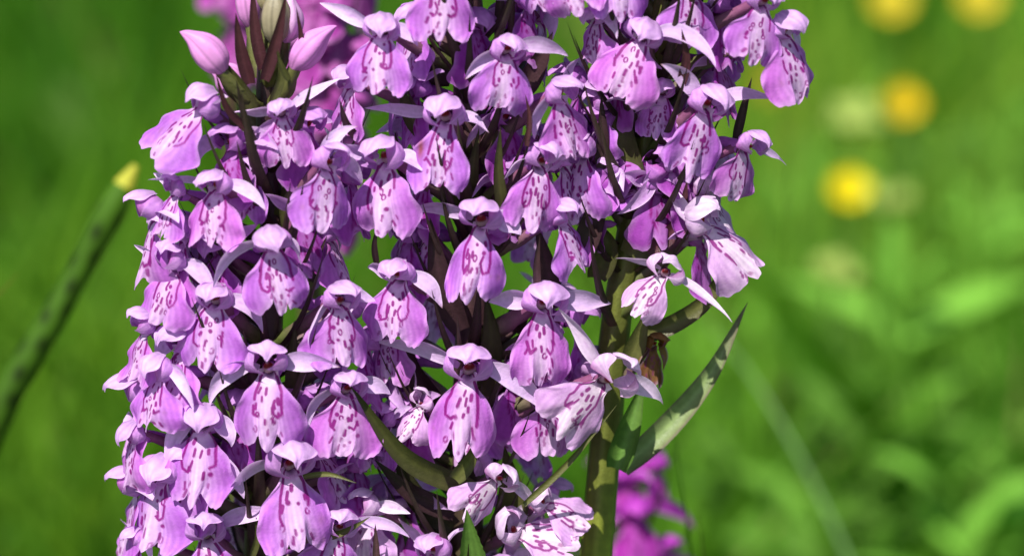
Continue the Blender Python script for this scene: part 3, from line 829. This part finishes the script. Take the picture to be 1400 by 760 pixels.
def buttercup(px, py, D, size, col, label, tilt=0.5):
    head = pix(px, py, D)
    base = Vector((head.x - .02, head.y + .015, 0))
    root = tag(link('buttercup', None), label, 'flower', 'yellow flowers in the meadow')
    root.location = base
    stalk_mesh('stem', base - Vector((0, 0, .004)), head, .0008, (.09, .2, .03), root, base)
    rng = random.Random(int(px))
    ax = Vector((rng.uniform(-.2, .2), -.75, .6)).normalized()
    ex = ax.cross(Vector((0, 0, 1))).normalized(); ey = ax.cross(ex)
    for k in range(5):
        an = k * 2 * math.pi / 5 + rng.uniform(-.1, .1)
        dr = ex * math.cos(an) + ey * math.sin(an); sd = ax.cross(dr)
        t = np.linspace(0, 1, 9)[:, None, None]; s = np.linspace(-1, 1, 7)[None, :, None]
        wd = catmull([0, .3, .65, .9, 1], [.15, .55, 1, .85, .5], np.linspace(0, 1, 9))[:, None, None] * size * .36
        P = np.array(head[:]) + np.array(dr[:]) * t * size * .55 + np.array(sd[:]) * s * wd + np.array(ax[:]) * (size * .30 * t**1.6 + .12 * size * s**2)
        link('petal', grid_mesh('petal', P - np.array(base[:]), col, M_YELLOW), root)
    t = np.linspace(0, 1, 8)
    P = tube(np.array(head[:]) + np.array(ax[:])[None] * (t * size * .22)[:, None], size * .16 * np.sqrt(np.clip(1 - t**2, .01, 1)), 12)
    link('centre', grid_mesh('centre', P - np.array(base[:]), (.55, .42, .03), M_YELLOW, wrap=True), root)

YEL = (.85, .70, .005)
buttercup(1160, 264, 1.05, .011, YEL, 'bright yellow buttercup beside a pale green seed head, lowest of the yellow flowers')
buttercup(1232, 148, 1.2, .012, (.80, .55, .01), 'golden yellow buttercup just above the brightest yellow one')
buttercup(1216, 8, 1.25, .014, (.72, .58, .04), 'golden buttercup high in the meadow beside another at the same height')
buttercup(1336, 4, 1.25, .014, (.70, .56, .04), 'golden buttercup high in the meadow, farther from the orchids than its equal')
buttercup(1048, 118, 1.55, .013, (.45, .36, .03), 'dull yellow buttercup half hidden behind the orchid on the bare stem')

def seed_head(px, py, D, size, label):
    head = pix(px, py, D); base = Vector((head.x + .015, head.y + .02, 0))
    root = tag(link('seed_head', None), label, 'seed head', 'pale green seed heads in the meadow'); root.location = base
    stalk_mesh('stem', base - Vector((0, 0, .004)), head, .0009, (.1, .22, .04), root, base, -.015)
    rng = random.Random(int(px * 3)); t = np.linspace(0, 1, 10)
    for k in range(9):
        an = k * 2.4; el = rng.uniform(-.3, 1.0)
        d = Vector((math.cos(an) * math.cos(el), math.sin(an) * math.cos(el), math.sin(el)))
        c = head + d * size * .3
        path = np.array(head[:])[None] + np.array((d * size * .62)[:])[None] * t[:, None]
        rad = size * .20 * np.sin(np.pi * np.clip(t * .9 + .08, 0, 1))
        link('scale', grid_mesh('scale', tube(path, rad, 10) - np.array(base[:]), (.40, .52, .12), M_LEAF, wrap=True), root)
seed_head(1167, 168, 1.05, .017, 'pale green round seed head under the golden buttercup')
seed_head(1214, 280, 1.10, .016, 'pale green seed head touching the brightest yellow buttercup')
seed_head(1140, 380, 1.00, .014, 'small yellow green seed head over the leafy plant, below the buttercups')

def leafy_plant(label, stem_px, D, leaves, col):
    top = pix(*stem_px[-1], D); low = pix(*stem_px[0], D)
    base = Vector((low.x, low.y + .01, 0)); root = tag(link('leafy_plant', None), label, 'plant', 'leafy plants in the meadow'); root.location = base
    pts = [base - Vector((0, 0, .005)), base.lerp(low, .6)] + [pix(x, y, D) for x, y in stem_px]
    path = smooth_path(pts, 24)
    link('stem', grid_mesh('stem', tube(path, np.linspace(.0018, .0010, 24), 8) - np.array(base[:]), np.asarray(col) * .9, M_LEAF, wrap=True), root)
    for (x0, y0, x1, y1, w, dd, k) in leaves:
        a = pix(x0, y0, D); b = pix(x1, y1, D + dd)
        t = np.linspace(0, 1, 14)
        pa = bez(a[:], ((a + b) / 2 + Vector((0, 0, .006)))[:], b[:], t)
        T = (b - a).normalized(); sd = np.array(T.cross((FWD * .6 - UP * .8)).normalized()[:]); nr = np.cross(np.array(T[:]), sd)
        pr = catmull([0, .2, .5, .8, 1], [.3, .8, 1, .6, .03], t) * w * PXM * D * .5
        s = np.linspace(-1, 1, 5)
        P = pa[:, None, :] + sd * (pr[:, None] * s)[..., None] + nr * (np.abs(s)[None, :] * pr[:, None] * .35)[..., None]
        link('leaf', grid_mesh('leaf', P - np.array(base[:]), np.asarray(col) * k, M_LEAF), root)

LG = np.array([.20, .46, .055])
leafy_plant('light green leafy plant with spreading leaves below the seed heads', [(1250, 800), (1240, 600), (1232, 480), (1226, 380)], 1.02,
            [(1232, 470, 1070, 385, 44, .02, 1.0), (1232, 470, 1420, 385, 50, .02, 1.1), (1230, 440, 1292, 345, 36, -.02, 1.1), (1230, 430, 1180, 350, 34, .0, .9),
             (1236, 560, 1120, 520, 44, -.02, .8), (1238, 580, 1330, 500, 44, .03, .8), (1226, 385, 1215, 300, 26, 0, 1.0), (1240, 640, 1130, 610, 44, .0, .7)], LG)
leafy_plant('bright green plant with one broad leaf reaching up beside the leafy plant', [(1205, 860), (1212, 780), (1222, 700)], 1.05,
            [(1222, 705, 1440, 560, 66, .02, 1.2), (1215, 760, 1130, 690, 40, -.02, .9), (1215, 760, 1300, 700, 40, .03, .8)], LG)
leafy_plant('pale green plant low behind the magenta orchid with blade shaped leaves', [(1010, 900), (1015, 820), (1020, 770)], 1.05,
            [(1020, 775, 1130, 680, 54, .02, 1.3), (1020, 780, 960, 650, 40, .02, .9), (1018, 790, 1180, 740, 40, .01, .8)], LG)

def soft_plants():
    rng = random.Random(21)
    spots = [(1130, 470, 1.15), (1330, 300, 1.2), (1385, 620, 1.0), (1060, 560, 1.1), (1290, 560, 1.1), (1090, 240, 1.3), (1350, 480, 1.25), (1180, 640, .95),
             (1260, 230, 1.35), (1120, 700, .95), (1010, 480, 1.2), (1380, 180, 1.4), (1000, 640, 1.0), (90, 640, 1.1), (40, 300, 1.35), (150, 480, 1.25), (110, 110, 1.4), (1310, 700, .92)]
    for x, y, D in spots:
        lv = []
        for k in range(9):
            an = math.radians(rng.choice([rng.uniform(10, 60), rng.uniform(115, 170)])); ll = rng.uniform(80, 150) / D; q = rng.uniform(-20, 120)
            lv.append((x, y + q, x + ll * math.cos(an), y + q - ll * math.sin(an), rng.uniform(22, 40) / D, rng.uniform(-.04, .04), rng.uniform(.45, 1.35)))
        k = rng.uniform(.45, 1.2) if x > 600 else rng.uniform(.4, .6)
        leafy_plant('leafy green meadow plant far out of focus', [(x + 8, y + 260), (x + 3, y + 130), (x, y - 20)], D, lv, LG * k)
soft_plants()

# ------------------------------------------------------------------ the meadow grass, past counting
PATCHES = [((1190, 200), 1.30, .09, (.46, .64, .08), .9), ((1110, 60), 1.5, .09, (.46, .64, .06), .85), ((1320, 330), 1.3, .05, (.06, .20, .012), .7), ((1300, 130), 1.5, .06, (.03, .13, .010), .85),
           ((1000, 420), 1.2, .07, (.17, .42, .04), .7), ((1150, 500), 1.25, .05, (.03, .13, .01), .8), ((960, 650), 1.05, .05, (.22, .48, .04), .8), ((1380, 450), 1.2, .06, (.18, .44, .05), .7),
           ((120, 620), 1.1, .06, (.22, .40, .03), .9), ((20, 480), 1.2, .05, (.20, .38, .03), .8), ((230, 30), 1.4, .06, (.16, .36, .02), .8), ((60, 300), 1.3, .05, (.03, .12, .01), .7), ((60, 60), 1.4, .12, (.028, .12, .008), .7), ((200, 120), 1.3, .08, (.12, .33, .015), .6), ((1270, 640), 1.0, .05, (.05, .18, .012), .7)]

def meadow():
    rng = np.random.RandomState(11)
    N = 26000
    y = .42 + 4.2 * rng.rand(N)**1.5
    x = rng.uniform(-1, 1, N) * (.28 + .42 * y)
    h = rng.uniform(.08, .26, N) * (.75 + .5 * rng.rand(N))
    h *= np.clip(.45 + (y - .2) * 1.6, .45, 1.0)
    w = rng.uniform(.0018, .0050, N) * (1 + .25 * (y > 1)) * np.where(rng.rand(N) < .10, 2.6, 1.0)
    az = rng.uniform(0, 2 * np.pi, N); lean = rng.uniform(.05, .75, N) * h
    t = np.array([0, .3, .6, .85, 1.0])
    wd = np.array([.9, 1.0, .75, .4, .04])
    px = x[:, None] + (np.cos(az) * lean)[:, None] * t[None]**2
    py = y[:, None] + (np.sin(az) * lean)[:, None] * t[None]**2
    pz = h[:, None] * (t[None] - .22 * (lean / h)[:, None] * t[None]**2)
    fa = rng.uniform(0, 2 * np.pi, N)
    sx = np.cos(fa)[:, None] * w[:, None] * wd[None] * .5; sy = np.sin(fa)[:, None] * w[:, None] * wd[None] * .5
    Lf = np.stack([px - sx, py - sy, pz], -1); Rt = np.stack([px + sx, py + sy, pz], -1)
    V = np.stack([Lf, Rt], 2)                                     # N,5,2,3
    patch = .5 + .5 * np.sin(x * 7 + 1.3 * np.sin(y * 5)) * np.sin(y * 6 + 2 * np.sin(x * 4 + 1))
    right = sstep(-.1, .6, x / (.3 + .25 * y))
    dark = np.array([.035, .15, .008]); mid = np.array([.095, .29, .012]); lime = np.array([.25, .46, .04])
    k = np.clip(.55 * patch + .35 * rng.rand(N) + .1, 0, 1)[:, None]
    c = dark + (mid - dark) * k
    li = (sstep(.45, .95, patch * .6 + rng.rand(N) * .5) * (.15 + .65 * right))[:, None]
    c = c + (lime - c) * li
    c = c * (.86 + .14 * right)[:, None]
    for qx, qd, qr, qc, qk in PATCHES:                              # lighter and darker green patches in the sward
        q = pix(qx[0], qx[1], qd)
        g = (np.exp(-(((x - q.x) / qr)**2 + ((y - q.y) / (qr * 2.2))**2)) * qk)[:, None]
        c = c * (1 - g) + np.array(qc) * g
    straw = (rng.rand(N) < .03)[:, None]
    c = np.where(straw, np.array([.28, .26, .09]), c)
    Cc = np.broadcast_to(c[:, None, None, :], V.shape)
    idx = np.arange(N)[:, None] * 10 + np.arange(4)[None] * 2
    F = np.stack([idx, idx + 1, idx + 3, idx + 2], -1).reshape(-1, 4)
    o = link('meadow_grass', raw_mesh('meadow_grass', V, F, Cc, M_GRASS))
    tag(o, 'dense green meadow grass blurred behind the orchids', 'grass', kind='stuff')
meadow()
